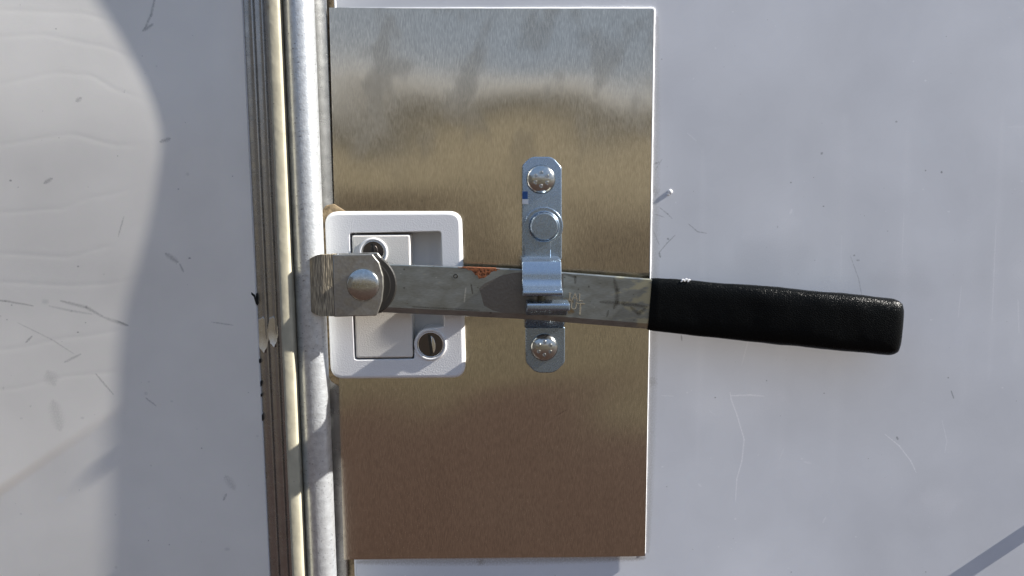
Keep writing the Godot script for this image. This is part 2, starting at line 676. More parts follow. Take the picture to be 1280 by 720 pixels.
func shade_edge(y: float) -> float:
	# how far left of the frame's rib the sheet first stands up into the sun, by height
	var t := [Vector2(-220, 112), Vector2(-160, 106), Vector2(-105, 103), Vector2(-60, 100), Vector2(-15, 93), Vector2(25, 79), Vector2(60, 69), Vector2(90, 64), Vector2(115, 69), Vector2(145, 83), Vector2(180, 101), Vector2(260, 106)]
	for i in t.size() - 1:
		if y <= t[i + 1].x:
			var a: Vector2 = t[maxi(i - 1, 0)]
			var d: Vector2 = t[mini(i + 2, t.size() - 1)]
			var h: float = t[i + 1].x - t[i].x
			var k := clampf((y - t[i].x) / h, 0, 1)
			var m0: float = (t[i + 1].y - a.y) / (t[i + 1].x - a.x) * h
			var m1: float = (d.y - t[i].y) / (d.x - t[i].x) * h
			return (2 * k * k * k - 3 * k * k + 1) * t[i].y + (k * k * k - 2 * k * k + k) * m0 + (3 * k * k - 2 * k * k * k) * t[i + 1].y + (k * k * k - k * k) * m1
	return 106.0


func wall_at(x: float, y: float) -> Vector3:
	var xr := -137.0 + LEAN * y
	var d := xr - x
	var e := shade_edge(clampf(y, -220, 260))
	var z := 27.8 - 0.08 * e
	var near := smoothstep(35.0, 12.0, d)
	z = lerpf(z, 18.6, near)
	# shallow ripples shaped into the sheet, standing for reflected siding lines
	var rip := 0.0
	for c in RIPPLES:
		var q: float = (y - along(c, x)) / 1.5
		if absf(q) < 3.0:
			rip -= exp(-q * q) * 0.022
	z += rip * smoothstep(60.0, 100.0, d)
	var below := -72.0 + 0.68 * (x + 240.0) - y
	z -= smoothstep(-4.0, 5.0, below) * 0.021 * maxf(0.0, d - 92.0)  # crease shaped so the sun falls weaker below a diagonal
	return Vector3(x, y, z)


func trailer_wall() -> void:
	var o := thing("trailer_wall", "scuffed white sheet metal trailer wall left of the door frame", "trailer wall", Vector3(-300, -400, 15))
	var area := Rect2(-345, -200, 200, 390)
	var im := canvas(800, 1560, Color(0.84, 0.81, 0.745), 0.004, 0.025, 111)
	var dk := Color(0.24, 0.24, 0.24)
	speckle(im, 70, dk, 0.5, 2.0, 0.55)
	speckle(im, 26, Color(0.5, 0.5, 0.5), 2.0, 7.0, 0.18)
	speckle(im, 30, Color(0.93, 0.93, 0.92), 1.0, 5.0, 0.5)
	for s in [
		[[-318, -3.5], [-300, -5], [-284, -8], [0.9, 0.55]], [[-318, -3], [-304, -6], [1.3, 0.5]], [[-275, -8], [-262, -11], [-250, -13], [1.0, 0.3]],
		[[-268, -5], [-253, -9], [-243, -15], [1.4, 0.5]], [[-243, -15], [-230, -20], [1.5, 0.4]], [[-236, -17], [-229, -20], [0.8, 0.7]], [[-318, -15], [-304, -14], [2.6, 0.35]],
		[[-294, -18], [-275, -28], [-262, -37], [0.6, 0.35]], [[-205, 172], [-208, 160], [-212, 152], [1.0, 0.6]], [[-207, 155], [-213, 151], [1.4, 0.6]],
		[[-311, 146], [-299, 147], [1.8, 0.3]], [[-252, 111], [-249, 113], [1.6, 0.5]], [[-273, 64], [-268, 67], [1.4, 0.6]], [[-199, 90], [-205, 88], [1.6, 0.55]],
		[[-205, 23], [-198, 18], [2.0, 0.5]], [[-197, 17], [-195, 12], [0.8, 0.6]], [[-250, -49], [-240, -62], [0.8, 0.5]], [[-268, -42], [-258, -37], [1.0, 0.45]],
		[[-278, -48], [-275, -55], [5.5, 0.22]], [[-276, -66], [-273, -83], [5.0, 0.2]], [[-175, -113], [-170, -121], [3.2, 0.28]], [[-177, -128], [-175, -124], [1.0, 0.6]],
		[[-221, -64], [-215, -69], [0.8, 0.5]], [[-167, -20], [-180, -18], [0.6, 0.5]], [[-290, -30], [-286, -26], [0.9, 0.6]], [[-232, 33], [-228, 45], [0.7, 0.45]]]:
		var pts := []
		for k in s.size() - 1:
			pts.append(Vector2(s[k][0], s[k][1]))
		stroke(im, area, pts, s[-1][0] * 0.85, dk, s[-1][1] * 0.45)
	stroke(im, area, [Vector2(-276, -126), Vector2(-275, -128)], 5.0, Color(0.93, 0.93, 0.92), 0.55)
	var m := plain(Color.WHITE, 0.3)
	m.albedo_texture = ImageTexture.create_from_image(im)
	m.metallic_specular = 0.5
	var uv := func(x: float, y: float) -> Vector2: return Vector2((x - area.position.x) / area.size.x, (area.end.y - y) / area.size.y)
	# the cut edge follows the leaning frame
	var place := func(u: float, y: float) -> Vector3: return wall_at(lerpf(-700.0, -153.8 + LEAN * y, u), y)
	var us := PackedFloat32Array()
	for i in 20:
		us.append(0.62 * i / 20.0)
	for i in 131:
		us.append(0.62 + 0.38 * i / 130.0)
	var place2 := func(u: float, y: float) -> Vector3: return place.call(u, y)
	var at := func(u: float, y: float) -> Vector3: return place2.call(u, y)
	var ys := PackedFloat32Array()
	for y in steps(-420, -200, 12):
		ys.append(y)
	for i in range(1, 440):
		ys.append(-200 + i * 400.0 / 440)
	for y in steps(200, 420, 12):
		ys.append(y)
	skin("skin", us, ys, at, uv, m, o)
	# the sheet's cut edge, and black sealant torn out under it
	var st := start()
	extrusion(st, [Vector2(-153.8, 18.6), Vector2(-153.4, 18.3), Vector2(-153.4, 17.0)], -420, 420)
	commit("cut_edge", st, mats.smooth_white, o)
	var ss := start()
	for y in [[-4.0, 0.45, 4.0], [-42.0, 0.35, 1.4], [-56.0, 0.25, 2.0], [-63.0, 0.35, 1.2], [-77.0, 0.22, 2.6]]:
		var c := Vector2(-153.3 + LEAN * y[0], y[0])
		var out := PackedVector2Array()
		for i in 9:
			var a := TAU * i / 9
			out.append(c + Vector2(cos(a) * y[1] * rng.randf_range(0.6, 1.2), sin(a) * y[2] * rng.randf_range(0.7, 1.1)))
		slab(ss, out, 17.0, 18.9, 0.02, 1)
	slab(ss, PackedVector2Array([Vector2(-158.4, 0.6), Vector2(-156.0, -0.4), Vector2(-154.0, -2.0), Vector2(-153.2, -7), Vector2(-153.6, -7.6), Vector2(-154.8, -3.0), Vector2(-156.8, -1.0)]), 18.0, 19.1, 0.06, 1)
	commit("torn_sealant", ss, mats.black_gap, o)


# as sheet(), for sheets whose first coordinate is not x itself
func skin(called: String, us: PackedFloat32Array, ys: PackedFloat32Array, at: Callable, uv: Callable, m: Material, parent: Node, hole := Rect2()) -> MeshInstance3D:
	var v := PackedVector3Array()
	var n := PackedVector3Array()
	var t := PackedVector2Array()
	var idx := PackedInt32Array()
	for y in ys:
		for u in us:
			var p: Vector3 = at.call(u, y)
			var dx: Vector3 = at.call(u + 0.0008, y) - at.call(u - 0.0008, y)
			var dy: Vector3 = at.call(u, y + 0.4) - at.call(u, y - 0.4)
			v.append(p3(p.x, p.y, p.z))
			n.append(dx.cross(dy).normalized())
			t.append(uv.call(p.x, p.y))
	var w := us.size()
	for j in ys.size() - 1:
		for i in w - 1:
			var k := j * w + i
			if inside(hole, v[k]) and inside(hole, v[k + w + 1]) and inside(hole, v[k + 1]) and inside(hole, v[k + w]):
				continue
			idx.append_array([k, k + w, k + w + 1, k, k + w + 1, k + 1])
	var arrays := []
	arrays.resize(Mesh.ARRAY_MAX)
	arrays[Mesh.ARRAY_VERTEX] = v
	arrays[Mesh.ARRAY_NORMAL] = n
	arrays[Mesh.ARRAY_TEX_UV] = t
	arrays[Mesh.ARRAY_INDEX] = idx
	var mesh := ArrayMesh.new()
	mesh.add_surface_from_arrays(Mesh.PRIMITIVE_TRIANGLES, arrays)
	var o := MeshInstance3D.new()
	o.name = called
	o.mesh = mesh
	o.material_override = m
	parent.add_child(o, true)
	return o


func door_frame() -> void:
	var o := thing("door_frame", "grooved aluminium door frame trim with a cream painted rib", "door frame", Vector3(-145, -400, 0))
	# grooved trim: three flat ribs stepping up towards the cream one
	var flutes := [
		[Vector2(-155.5, 16.5), Vector2(-155.1, 17.0), Vector2(-154.2, 16.8), Vector2(-152.0, 16.75), Vector2(-150.2, 17.0), Vector2(-149.2, 17.5), Vector2(-148.7, 17.65), Vector2(-148.1, 17.4), Vector2(-147.4, 16.7)],
		[Vector2(-147.4, 16.7), Vector2(-147.0, 17.9), Vector2(-146.5, 18.2), Vector2(-145.6, 17.9), Vector2(-144.2, 17.9), Vector2(-143.2, 18.4), Vector2(-142.6, 18.7), Vector2(-142.0, 18.5), Vector2(-141.3, 17.9)],
		[Vector2(-141.3, 17.9), Vector2(-141.0, 18.9), Vector2(-140.5, 19.2), Vector2(-139.4, 19.3), Vector2(-138.5, 20.0), Vector2(-138.0, 21.4), Vector2(-137.7, 23.4), Vector2(-137.5, 26.0)]]
	for f in flutes:
		var st := start()
		extrusion(st, f, -420, 420, true)
		commit("fluted_strip", st, mats.alu, o)
	var st2 := start()
	var rib := []
	for k in 7:
		var a := PI - k * PI / 2 / 6
		rib.append(Vector2(-136.0 + 1.5 * cos(a), 26.5 + 1.5 * sin(a)))
	rib.append_array([Vector2(-134.0, 27.85), Vector2(-131.6, 27.4), Vector2(-130.7, 26.8), Vector2(-130.4, 25.8), Vector2(-130.4, 12.0)])
	extrusion(st2, rib, -420, 420, true)
	commit("cream_rib", st2, mats.cream, o)
	var st3 := start()
	extrusion(st3, [Vector2(-155.6, 16.7), Vector2(-155.6, -20), Vector2(-120, -20)], -420, 420)
	extrusion(st3, [Vector2(-130.4, 12.0), Vector2(-130.4, 4.0), Vector2(-124.0, 4.0), Vector2(-124.0, -3.0)], -420, 420)
	commit("channel", st3, mats.alu, o)
	# a dented bright patch where the trim has been hammered back
	var st4 := start()
	for s in [[-151.0, 3.5, 17.0, -26.0, 10.5], [-144.5, 3.0, 18.1, -24.0, 9.0]]:
		var loops := []
		for k in 9:
			var q: float = maxf(0.0, k - 1) / 7.0
			var l := PackedVector3Array()
			for i in 26:
				var a := TAU * i / 26
				var rr := cos(q * PI / 2) * (1.0 + 0.06 * sin(i * 2.3) + 0.04 * sin(i * 5.1))
				var yn := sin(a) * rr
				var y: float = s[3] + yn * s[4]
				var z: float = s[2] + 0.25 + 1.1 * pow(maxf(0.0, -yn * 0.9 + 0.1), 1.6) + 0.25 * cos(a) * cos(a) * rr
				l.append(Vector3(s[0] + LEAN * y + cos(a) * s[1] * rr, y, s[2] - 0.6 if k == 0 else z))
			loops.append(l)
		sweep(st4, loops, 1, false)
	commit("hammered_patch", st4, mats.bright_alu, o)


func lock_rod() -> void:
	var o := thing("lock_rod", "galvanised steel lock rod running upright beside the cream rib", "rod", Vector3(-121.5, -420, 16.5))
	var loops := []
	for k in 43:
		var y := -420.0 + 20.0 * k
		var l := PackedVector3Array()
		for i in 48:
			var a := TAU * i / 48
			l.append(Vector3(-121.6 + LEAN * y + 8.9 * cos(a), y, 16.5 + 8.9 * sin(a)))
		loops.append(l)
	var st := start()
	sweep(st, loops, 1, true, true)
	commit("tube", st, mats.galv, o)


func trailer_door() -> void:
	var o := thing("trailer_door", "white painted trailer door skin behind the latch, lightly scratched", "trailer door", Vector3(100, -420, 0))
	var area := Rect2(-115, -200, 460, 390)
	var im := canvas(1840, 1560, Color(0.70, 0.715, 0.745), 0.003, 0.035, 121)  # broad soft tone variation painted in for cloud reflections
	var lt := Color(0.97, 0.97, 0.98)
	var dk := Color(0.22, 0.22, 0.23)
	speckle(im, 110, dk, 0.5, 1.6, 0.55)
	speckle(im, 190, lt, 0.6, 2.4, 0.7)
	for s in [
		[[139, -67], [140, -72], [144, -82], [149, -98], [148, -112], [145, -124], [144.5, -139], [0.55, 0.9]], [[139.5, -69.5], [152, -69], [161, -69.8], [0.7, 0.8]],
		[[144.3, -150], [145, -151], [0.9, 0.7]], [[240, -95], [250, -103], [258, -113], [262, -121], [0.5, 0.85]], [[277, -86], [281, -100], [280, -108], [0.45, 0.5]],
		[[305, 40], [305.5, 10], [306, -24], [0.5, 0.4]], [[285, 1], [284, -20], [0.5, 0.4]], [[322, -8], [324, -30], [0.6, 0.45]], [[246, 47], [246, 18], [0.5, 0.3]],
		[[207, 33], [207.5, 5], [0.5, 0.22]], [[150, -33], [146, -50], [0.5, 0.4]], [[95, -69], [103, -69.5], [0.5, 0.4]], [[126, -79], [130, -82], [0.5, 0.4]],
		[[175, -104], [172, -112], [0.5, 0.35]], [[204, -150], [202, -154], [0.7, 0.5]], [[188, -113], [193, -114], [1.2, 0.35]], [[108, 96], [114, 91], [0.5, 0.4]], [[174, 46], [175, 49], [1.1, 0.6]],
		[[309, 100], [338, 100], [1.3, 0.2]], [[314, 171], [318, 172], [1.4, 0.6]], [[255, 128], [256, 128], [1.0, 0.6]], [[120, -127], [122, -129], [0.9, 0.5]]]:
		var pts := []
		for k in s.size() - 1:
			pts.append(Vector2(s[k][0], s[k][1]))
		stroke(im, area, pts, s[-1][0], lt, s[-1][1])
	for s in [
		[[213, 20], [219, 5], [222, -8], [0.4, 0.4]], [[92, 50], [97, 46], [100, 43], [0.5, 0.45]], [[88, 72], [93, 80], [0.4, 0.4]], [[89, 46], [95, 44], [0.5, 0.4]], [[110, 40], [116, 35], [122, 34], [0.5, 0.5]],
		[[92, 22], [97, 28], [102, 33], [0.45, 0.5]], [[92, 22], [93, 19], [0.8, 0.7]], [[97, 31], [98, 30], [0.8, 0.7]], [[88, 36], [92, 27], [0.4, 0.4]], [[88, 77], [91, 78], [0.6, 0.6]],
		[[268, 72], [269, 72], [1.0, 0.9]], [[258, 73], [258.6, 73], [0.8, 0.8]], [[166, 38], [166.6, 38], [0.9, 0.8]], [[215, 20], [216, 20], [0.8, 0.6]], [[217, 17], [219, 17], [0.8, 0.5]],
		[[107, -30], [107.5, -34], [0.6, 0.6]], [[282, -67], [284, -72], [0.6, 0.7]], [[248, -97], [249, -99], [0.9, 0.7]], [[192, 83], [193, 84], [0.9, 0.7]], [[238, 103], [239, 103], [0.8, 0.7]]]:
		var pts := []
		for k in s.size() - 1:
			pts.append(Vector2(s[k][0], s[k][1]))
		stroke(im, area, pts, s[-1][0] * 0.9, dk, s[-1][1] * 0.55)
	for q in [[-20.0, 0.07], [118.0, 0.10], [171.0, 0.08], [206.0, 0.10], [246.0, 0.12], [288.0, 0.08], [305.0, 0.12], [322.0, 0.08]]:
		var x: float = q[0]
		stroke(im, area, [Vector2(x, 60 + rng.randf() * 60), Vector2(x + 1.5, 10), Vector2(x + 1.0, -40 - rng.randf() * 90)], rng.randf_range(3.0, 11.0), lt, q[1])
	for k in 9:
		var c := Vector2(rng.randf_range(100, 330), rng.randf_range(-180, 170))
		stroke(im, area, [c, c + Vector2(rng.randf_range(20, 60), rng.randf_range(-14, 14))], rng.randf_range(8, 22), lt if k % 3 else Color(0.55, 0.56, 0.58), 0.13 if k % 3 else 0.06)
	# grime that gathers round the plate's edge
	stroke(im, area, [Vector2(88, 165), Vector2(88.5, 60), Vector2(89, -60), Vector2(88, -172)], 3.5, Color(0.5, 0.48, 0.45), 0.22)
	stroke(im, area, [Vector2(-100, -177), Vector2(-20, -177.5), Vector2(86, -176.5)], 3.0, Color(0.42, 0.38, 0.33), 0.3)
	var m := plain(Color.WHITE, 0.32)
	m.albedo_texture = ImageTexture.create_from_image(im)
	var uv := func(x: float, y: float) -> Vector2: return Vector2((x - area.position.x) / area.size.x, (area.end.y - y) / area.size.y)
	var wavy := noise_of(0.008, 125, 2)
	var at := func(u: float, y: float) -> Vector3:
		var left := -104.2 - 0.0158 * y
		var x := lerpf(left, 720.0, u)
		return Vector3(x, y, 0.12 * wavy.get_noise_2d(x, y))
	skin("skin", steps(0, 1, 130), steps(-420, 420, 140), at, uv, m, o, LOCK_HOLE)
	# aluminium strip along the door's edge and the dark joint between it and the skin
	var st := start()
	extrusion(st, [Vector2(-121.5, -18), Vector2(-121.5, 0.9), Vector2(-120.9, 1.2), Vector2(-117.2, 1.2), Vector2(-116.8, 0.5), Vector2(-116.4, 1.2), Vector2(-109.2, 1.2), Vector2(-108.6, 0.8), Vector2(-108.5, -4)], -420, 420, false, -0.0155)
	commit("edge_strip", st, mats.alu, o)
	var st2 := start()
	extrusion(st2, [Vector2(-110, -2.2), Vector2(-100, -2.2)], -420, 420, false, -0.0155)
	commit("joint", st2, mats.gasket, o)
	var st3 := start()
	extrusion(st3, [Vector2(-104.25, -2.5), Vector2(-104.25, 0.35), Vector2(-103.6, 0.5), Vector2(-102.9, 0.1)], -420, 420, false, -0.0158)
	commit("skin_edge", st3, mats.smooth_white, o)
	# the paint blister right of the plate
	var st4 := start()
	dome(st4, Vector2(98.2, 59.8), 1.5, 0.0, 0.85, 0.2, 14)
	dome(st4, Vector2(97.2, 58.3), 0.8, 0.0, 0.7, 0.2, 10)
	commit("paint_blister", st4, mats.plain_white, o)


func cover_plate() -> void:
	var o := thing("cover_plate", "brushed stainless steel cover plate behind the lock and hasp", "metal plate", Vector3(-12, -174, 1.4))
	var w := 720
	var h := 1000
	var im := Image.create(w, h, false, Image.FORMAT_RGB8)
	var rough := Image.create(w, h, false, Image.FORMAT_RGB8)
	var grain := noise_of(0.35, 131, 2)
	var blot := noise_of(0.008, 132, 3)
	var long := noise_of(0.05, 133, 3)
	for y in h:
		for x in w:
			var g := grain.get_noise_2d(x * 2.2, y * 0.16) * 0.6 + long.get_noise_2d(x, y * 0.03) * 0.08
			var up := smoothstep(0.42, 0.05, float(y) / h)
			var b := smoothstep(0.0, 0.5, blot.get_noise_2d(x, y * 0.8)) * (0.1 + 0.9 * up)
			var v := 1.0 + 0.22 * g - 0.09 * b
			im.set_pixel(x, y, Color(0.80 * v, 0.77 * v, 0.71 * v))
			var q := clampf(0.15 + 0.05 * g + 0.08 * b, 0.05, 1)
			rough.set_pixel(x, y, Color(q, q, q))
	var area := Rect2(-109.5, -174.3, 195.5, 343.7)
	stroke(im, area, [Vector2(34, -78), Vector2(20, -88)], 0.8, Color(0.95, 0.92, 0.88), 0.3)
	stroke(im, area, [Vector2(35, -77), Vector2(28, -81)], 0.5, Color(0.3, 0.28, 0.25), 0.3)
	var m := plain(Color.WHITE, 1.0, 1.0)
	m.albedo_texture = ImageTexture.create_from_image(im)
	m.roughness_texture = ImageTexture.create_from_image(rough)
	m.anisotropy_enabled = true
	m.anisotropy = 0.7
	m.uv1_scale = Vector3(100.0 / area.size.x, 100.0 / area.size.y, 1)
	m.uv1_offset = Vector3(-area.position.x / area.size.x, area.end.y / area.size.y, 0)
	var outline := PackedVector2Array([Vector2(-107.8, -174.4), Vector2(85.9, -173.9), Vector2(85.4, 169.4), Vector2(-109.5, 169.1)])
	# a very slightly bowed sheet, not a mathematically flat one
	var bow := noise_of(0.006, 137, 2)
	var at := func(u: float, v: float) -> Vector3:
		var lo := outline[0].lerp(outline[1], u)
		var hi := outline[3].lerp(outline[2], u)
		var p := lo.lerp(hi, v)
		return Vector3(p.x, p.y, 2.5 + 1.0 * bow.get_noise_2d(p.x, p.y) - 0.25 * smoothstep(0.88, 1.0, v))
	var us := steps(0, 1, 60)
	var vs := steps(0, 1, 100)
	var flat_uv := func(x: float, y: float) -> Vector2: return Vector2(x, -y) * 0.01
	plate_sheet("face", us, vs, at, flat_uv, m, o)
	# its cut edge
	var st := start()
	var rim := PackedVector3Array()
	var under := PackedVector3Array()
	for s in [[0, 0, 1, 0], [1, 0, 0, 1], [1, 1, -1, 0], [0, 1, 0, -1]]:
		for k in 40:
			var p: Vector3 = at.call(s[0] + s[2] * k / 40.0, s[1] + s[3] * k / 40.0)
			rim.append(p)
			under.append(Vector3(p.x, p.y, 1.3))
	strip(st, under, rim, -1)
	commit("cut_edge", st, mats.dark_metal, o)
	# thin white bead added for the glow of light along the top and right edges
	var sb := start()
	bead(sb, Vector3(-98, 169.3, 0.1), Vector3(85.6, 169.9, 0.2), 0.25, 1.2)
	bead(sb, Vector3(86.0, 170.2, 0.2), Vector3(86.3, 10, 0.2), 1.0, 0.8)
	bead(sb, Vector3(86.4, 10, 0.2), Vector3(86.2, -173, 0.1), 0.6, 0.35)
	commit("glow_bead", sb, mats.plain_white, o)


func plate_sheet(called: String, us: PackedFloat32Array, vs: PackedFloat32Array, at: Callable, uv: Callable, m: Material, parent: Node) -> void:
	var v := PackedVector3Array()
	var n := PackedVector3Array()
	var t := PackedVector2Array()
	var idx := PackedInt32Array()
	for y in vs:
		for u in us:
			var p: Vector3 = at.call(u, y)
			var dx: Vector3 = at.call(u + 0.002, y) - at.call(u - 0.002, y)
			var dy: Vector3 = at.call(u, y + 0.002) - at.call(u, y - 0.002)
			v.append(p3(p.x, p.y, p.z))
			n.append(dx.cross(dy).normalized())
			t.append(uv.call(p.x, p.y))
	var w := us.size()
	for j in vs.size() - 1:
		for i in w - 1:
			var k := j * w + i
			if inside(LOCK_HOLE, v[k]) and inside(LOCK_HOLE, v[k + w + 1]) and inside(LOCK_HOLE, v[k + 1]) and inside(LOCK_HOLE, v[k + w]):
				continue
			idx.append_array([k, k + w, k + w + 1, k, k + w + 1, k + 1])
	var arrays := []
	arrays.resize(Mesh.ARRAY_MAX)
	arrays[Mesh.ARRAY_VERTEX] = v
	arrays[Mesh.ARRAY_NORMAL] = n
	arrays[Mesh.ARRAY_TEX_UV] = t
	arrays[Mesh.ARRAY_INDEX] = idx
	var mesh := ArrayMesh.new()
	mesh.add_surface_from_arrays(Mesh.PRIMITIVE_TRIANGLES, arrays)
	var o := MeshInstance3D.new()
	o.name = called
	o.mesh = mesh
	o.material_override = m
	parent.add_child(o, true)


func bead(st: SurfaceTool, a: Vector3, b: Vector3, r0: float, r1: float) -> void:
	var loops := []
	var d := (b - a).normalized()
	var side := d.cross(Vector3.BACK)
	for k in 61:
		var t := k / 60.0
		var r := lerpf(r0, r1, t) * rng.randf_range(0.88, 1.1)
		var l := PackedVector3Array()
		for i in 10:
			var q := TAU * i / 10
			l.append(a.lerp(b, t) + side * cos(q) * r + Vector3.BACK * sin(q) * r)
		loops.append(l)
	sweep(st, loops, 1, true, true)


# ==================================================================== flush lock
func flush_lock() -> void:
	var o := thing("flush_lock", "white plastic flush lock with a paddle and two key cylinders", "lock", Vector3(-72, -56, 2.7))
	var outer := rounded([Vector2(-112.3, -55.4), Vector2(-29.0, -55.2), Vector2(-30.8, 47.8), Vector2(-113.9, 47.6)], [8.5, 8.5, 8.5, 8.5], 8)
	var boss := Vector2(-50.4, -34.0)
	var hole := PackedVector2Array()
	hole.append_array([Vector2(-98.6, 34.6), Vector2(-97.0, -43.2), Vector2(-60.6, -43.0), Vector2(-60.4, -37.0)])
	for k in 10:
		var a := deg_to_rad(196.0 - k * 12.5)
		hole.append(boss + Vector2.from_angle(a) * 10.2)
	hole.append_array([Vector2(-42.0, -23.0), Vector2(-43.4, 35.6)])
	hole = rounded(hole, [1.6, 1.6, 1.0, 1.0, 0, 0, 0, 0, 0, 0, 0, 0, 0, 0, 1.5, 2.0], 4)
	var mid := Vector2(-72, 2)
	var angles := []
	for i in 200:
		angles.append(TAU * i / 200 - PI)
	for p in outer:
		angles.append((p - mid).angle())
	for p in hole:
		angles.append((p - mid).angle())
	angles.sort()
	var clean := []
	for a in angles:
		if clean.is_empty() or a - clean[-1] > 0.002:
			clean.append(a)
	var ring := func(poly: PackedVector2Array) -> PackedVector2Array:
		var r := PackedVector2Array()
		for a in clean:
			var far := mid + Vector2.from_angle(a) * 300
			var best := mid
			for i in poly.size():
				var hit = Geometry2D.segment_intersects_segment(mid, far, poly[i], poly[(i + 1) % poly.size()])
				if hit != null and hit.distance_to(mid) > best.distance_to(mid):
					best = hit
			if best == mid:
				best = r[-1]
			r.append(best)
		return r
	var st := start()
	var rz := 2.2
	var front := 9.6
	var last: PackedVector3Array = lift(ring.call(outer), front - rz)
	strip(st, lift(ring.call(outer), 2.62), last, 3)
	for k in range(1, 6):
		var t := PI / 2 * k / 5
		var next: PackedVector3Array = lift(ring.call(inset(outer, rz * (1 - cos(t)))), front - rz + rz * sin(t))
		strip(st, last, next, 1)
		last = next
	var lip: PackedVector3Array = lift(ring.call(hole), front - 0.5)
	var lip_top: PackedVector3Array = lift(ring.call(inset(hole, -0.5)), front)
	strip(st, last, lip_top, 2)
	strip(st, lip_top, lip, 4)
	strip(st, lip, lift(ring.call(hole), -9.5), 6)
	commit("frame", st, mats.lock_white, o)
	# scoop behind the paddle: dark floor that rises to the right
	var sc := start()
	for k in 14:
		var x0 := -100.0 if k == 0 else -55.5 + (k - 1) * 13.0 / 12
		var x1 := -55.5 + k * 13.0 / 12
		var z0 := -9.0 + 18.0 * (1 - sqrt(1 - pow(clampf((x0 + 55.5) / 13.0, 0, 0.98), 2)))
		var z1 := -9.0 + 18.0 * (1 - sqrt(1 - pow(clampf((x1 + 55.5) / 13.0, 0, 0.98), 2)))
		sc.set_smooth_group(9)
		for p in [Vector3(x0, -46, z0), Vector3(x0, 37, z0), Vector3(x1, 37, z1), Vector3(x0, -46, z0), Vector3(x1, 37, z1), Vector3(x1, -46, z1)]:
			corner(sc, p)
	commit("scoop", sc, mats.smooth_white, o)
	var pd := start()
	slab(pd, rounded([Vector2(-96.3, -42.2), Vector2(-61.4, -42.0), Vector2(-62.2, 33.6), Vector2(-97.5, 33.4)], [1.4], 4), -8.5, 9.6, 1.0, 4)
	commit("paddle", pd, mats.paddle, o)
	key_cylinder(o, Vector2(-84.6, 23.0), 8.8, 9.8, 1.15, mats.smooth_white)
	key_cylinder(o, boss, 9.9, 9.9, 0.35, mats.smooth_white)
	# tan gasket that peeps out on the left
	var gk := start()
	slab(gk, rounded([Vector2(-98, -54), Vector2(-99, 46), Vector2(-109.0, 52.4), Vector2(-114.6, 51.2), Vector2(-118.8, 43.5), Vector2(-116.6, -50.5), Vector2(-113.2, -58.5), Vector2(-106.4, -62.6)], [1, 1, 1, 3, 4, 4, 3, 1], 6), 1.25, 2.6, 0.5, 2)
	commit("gasket", gk, mats.gasket, o)


func key_cylinder(lock: Node3D, c: Vector2, r: float, z: float, turn: float, collar: Material) -> void:
	var st := start()
	lathe(st, c, [Vector2(r, z - 3), Vector2(r, z + 0.2), Vector2(r - 0.35, z + 0.65), Vector2(r - 1.3, z + 0.65), Vector2(r - 1.6, z + 0.3), Vector2(r - 1.7, z - 1)])
	var cyl := commit("key_cylinder", st, collar, lock)
	var s2 := start()
	lathe(s2, c, [Vector2(r - 1.72, z - 1), Vector2(r - 1.75, z + 0.25), Vector2(r - 2.0, z + 0.5), Vector2(r - 2.4, z + 0.45), Vector2(r - 2.6, z - 0.3)])
	commit("metal_ring", s2, mats.chrome, cyl)
	var s3 := start()
	lathe(s3, c, [Vector2(r - 1.8, z - 0.1), Vector2(0, z - 0.1)])
	commit("plug", s3, mats.brass, cyl)
	var s4 := start()
	var d := Vector2.from_angle(PI / 2 + 0.12)
	var n := Vector2(-d.y, d.x)
	var l := r - 3.4
	slab(s4, PackedVector2Array([c + n * 0.9 - d * l, c - n * 0.6 - d * l, c - n * 0.6 + d * l, c + n * 0.9 + d * l]), z - 0.1, z + 0.35, 0.2, 2)
	commit("key_slot", s4, mats.dark_metal, cyl)
	# half-moon shutter right of the slot
	var s5 := start()
	var hm := PackedVector2Array()
	for k in 13:
		var a := -PI / 2 + PI * k / 12
		hm.append(c + d * sin(a) * (l * 0.82) - n * (0.9 + cos(a) * 2.1))
	slab(s5, hm, z - 0.1, z + 0.5, 0.25, 2)
	commit("slot_shutter", s5, mats.chrome if turn < 1 else mats.brass, cyl)


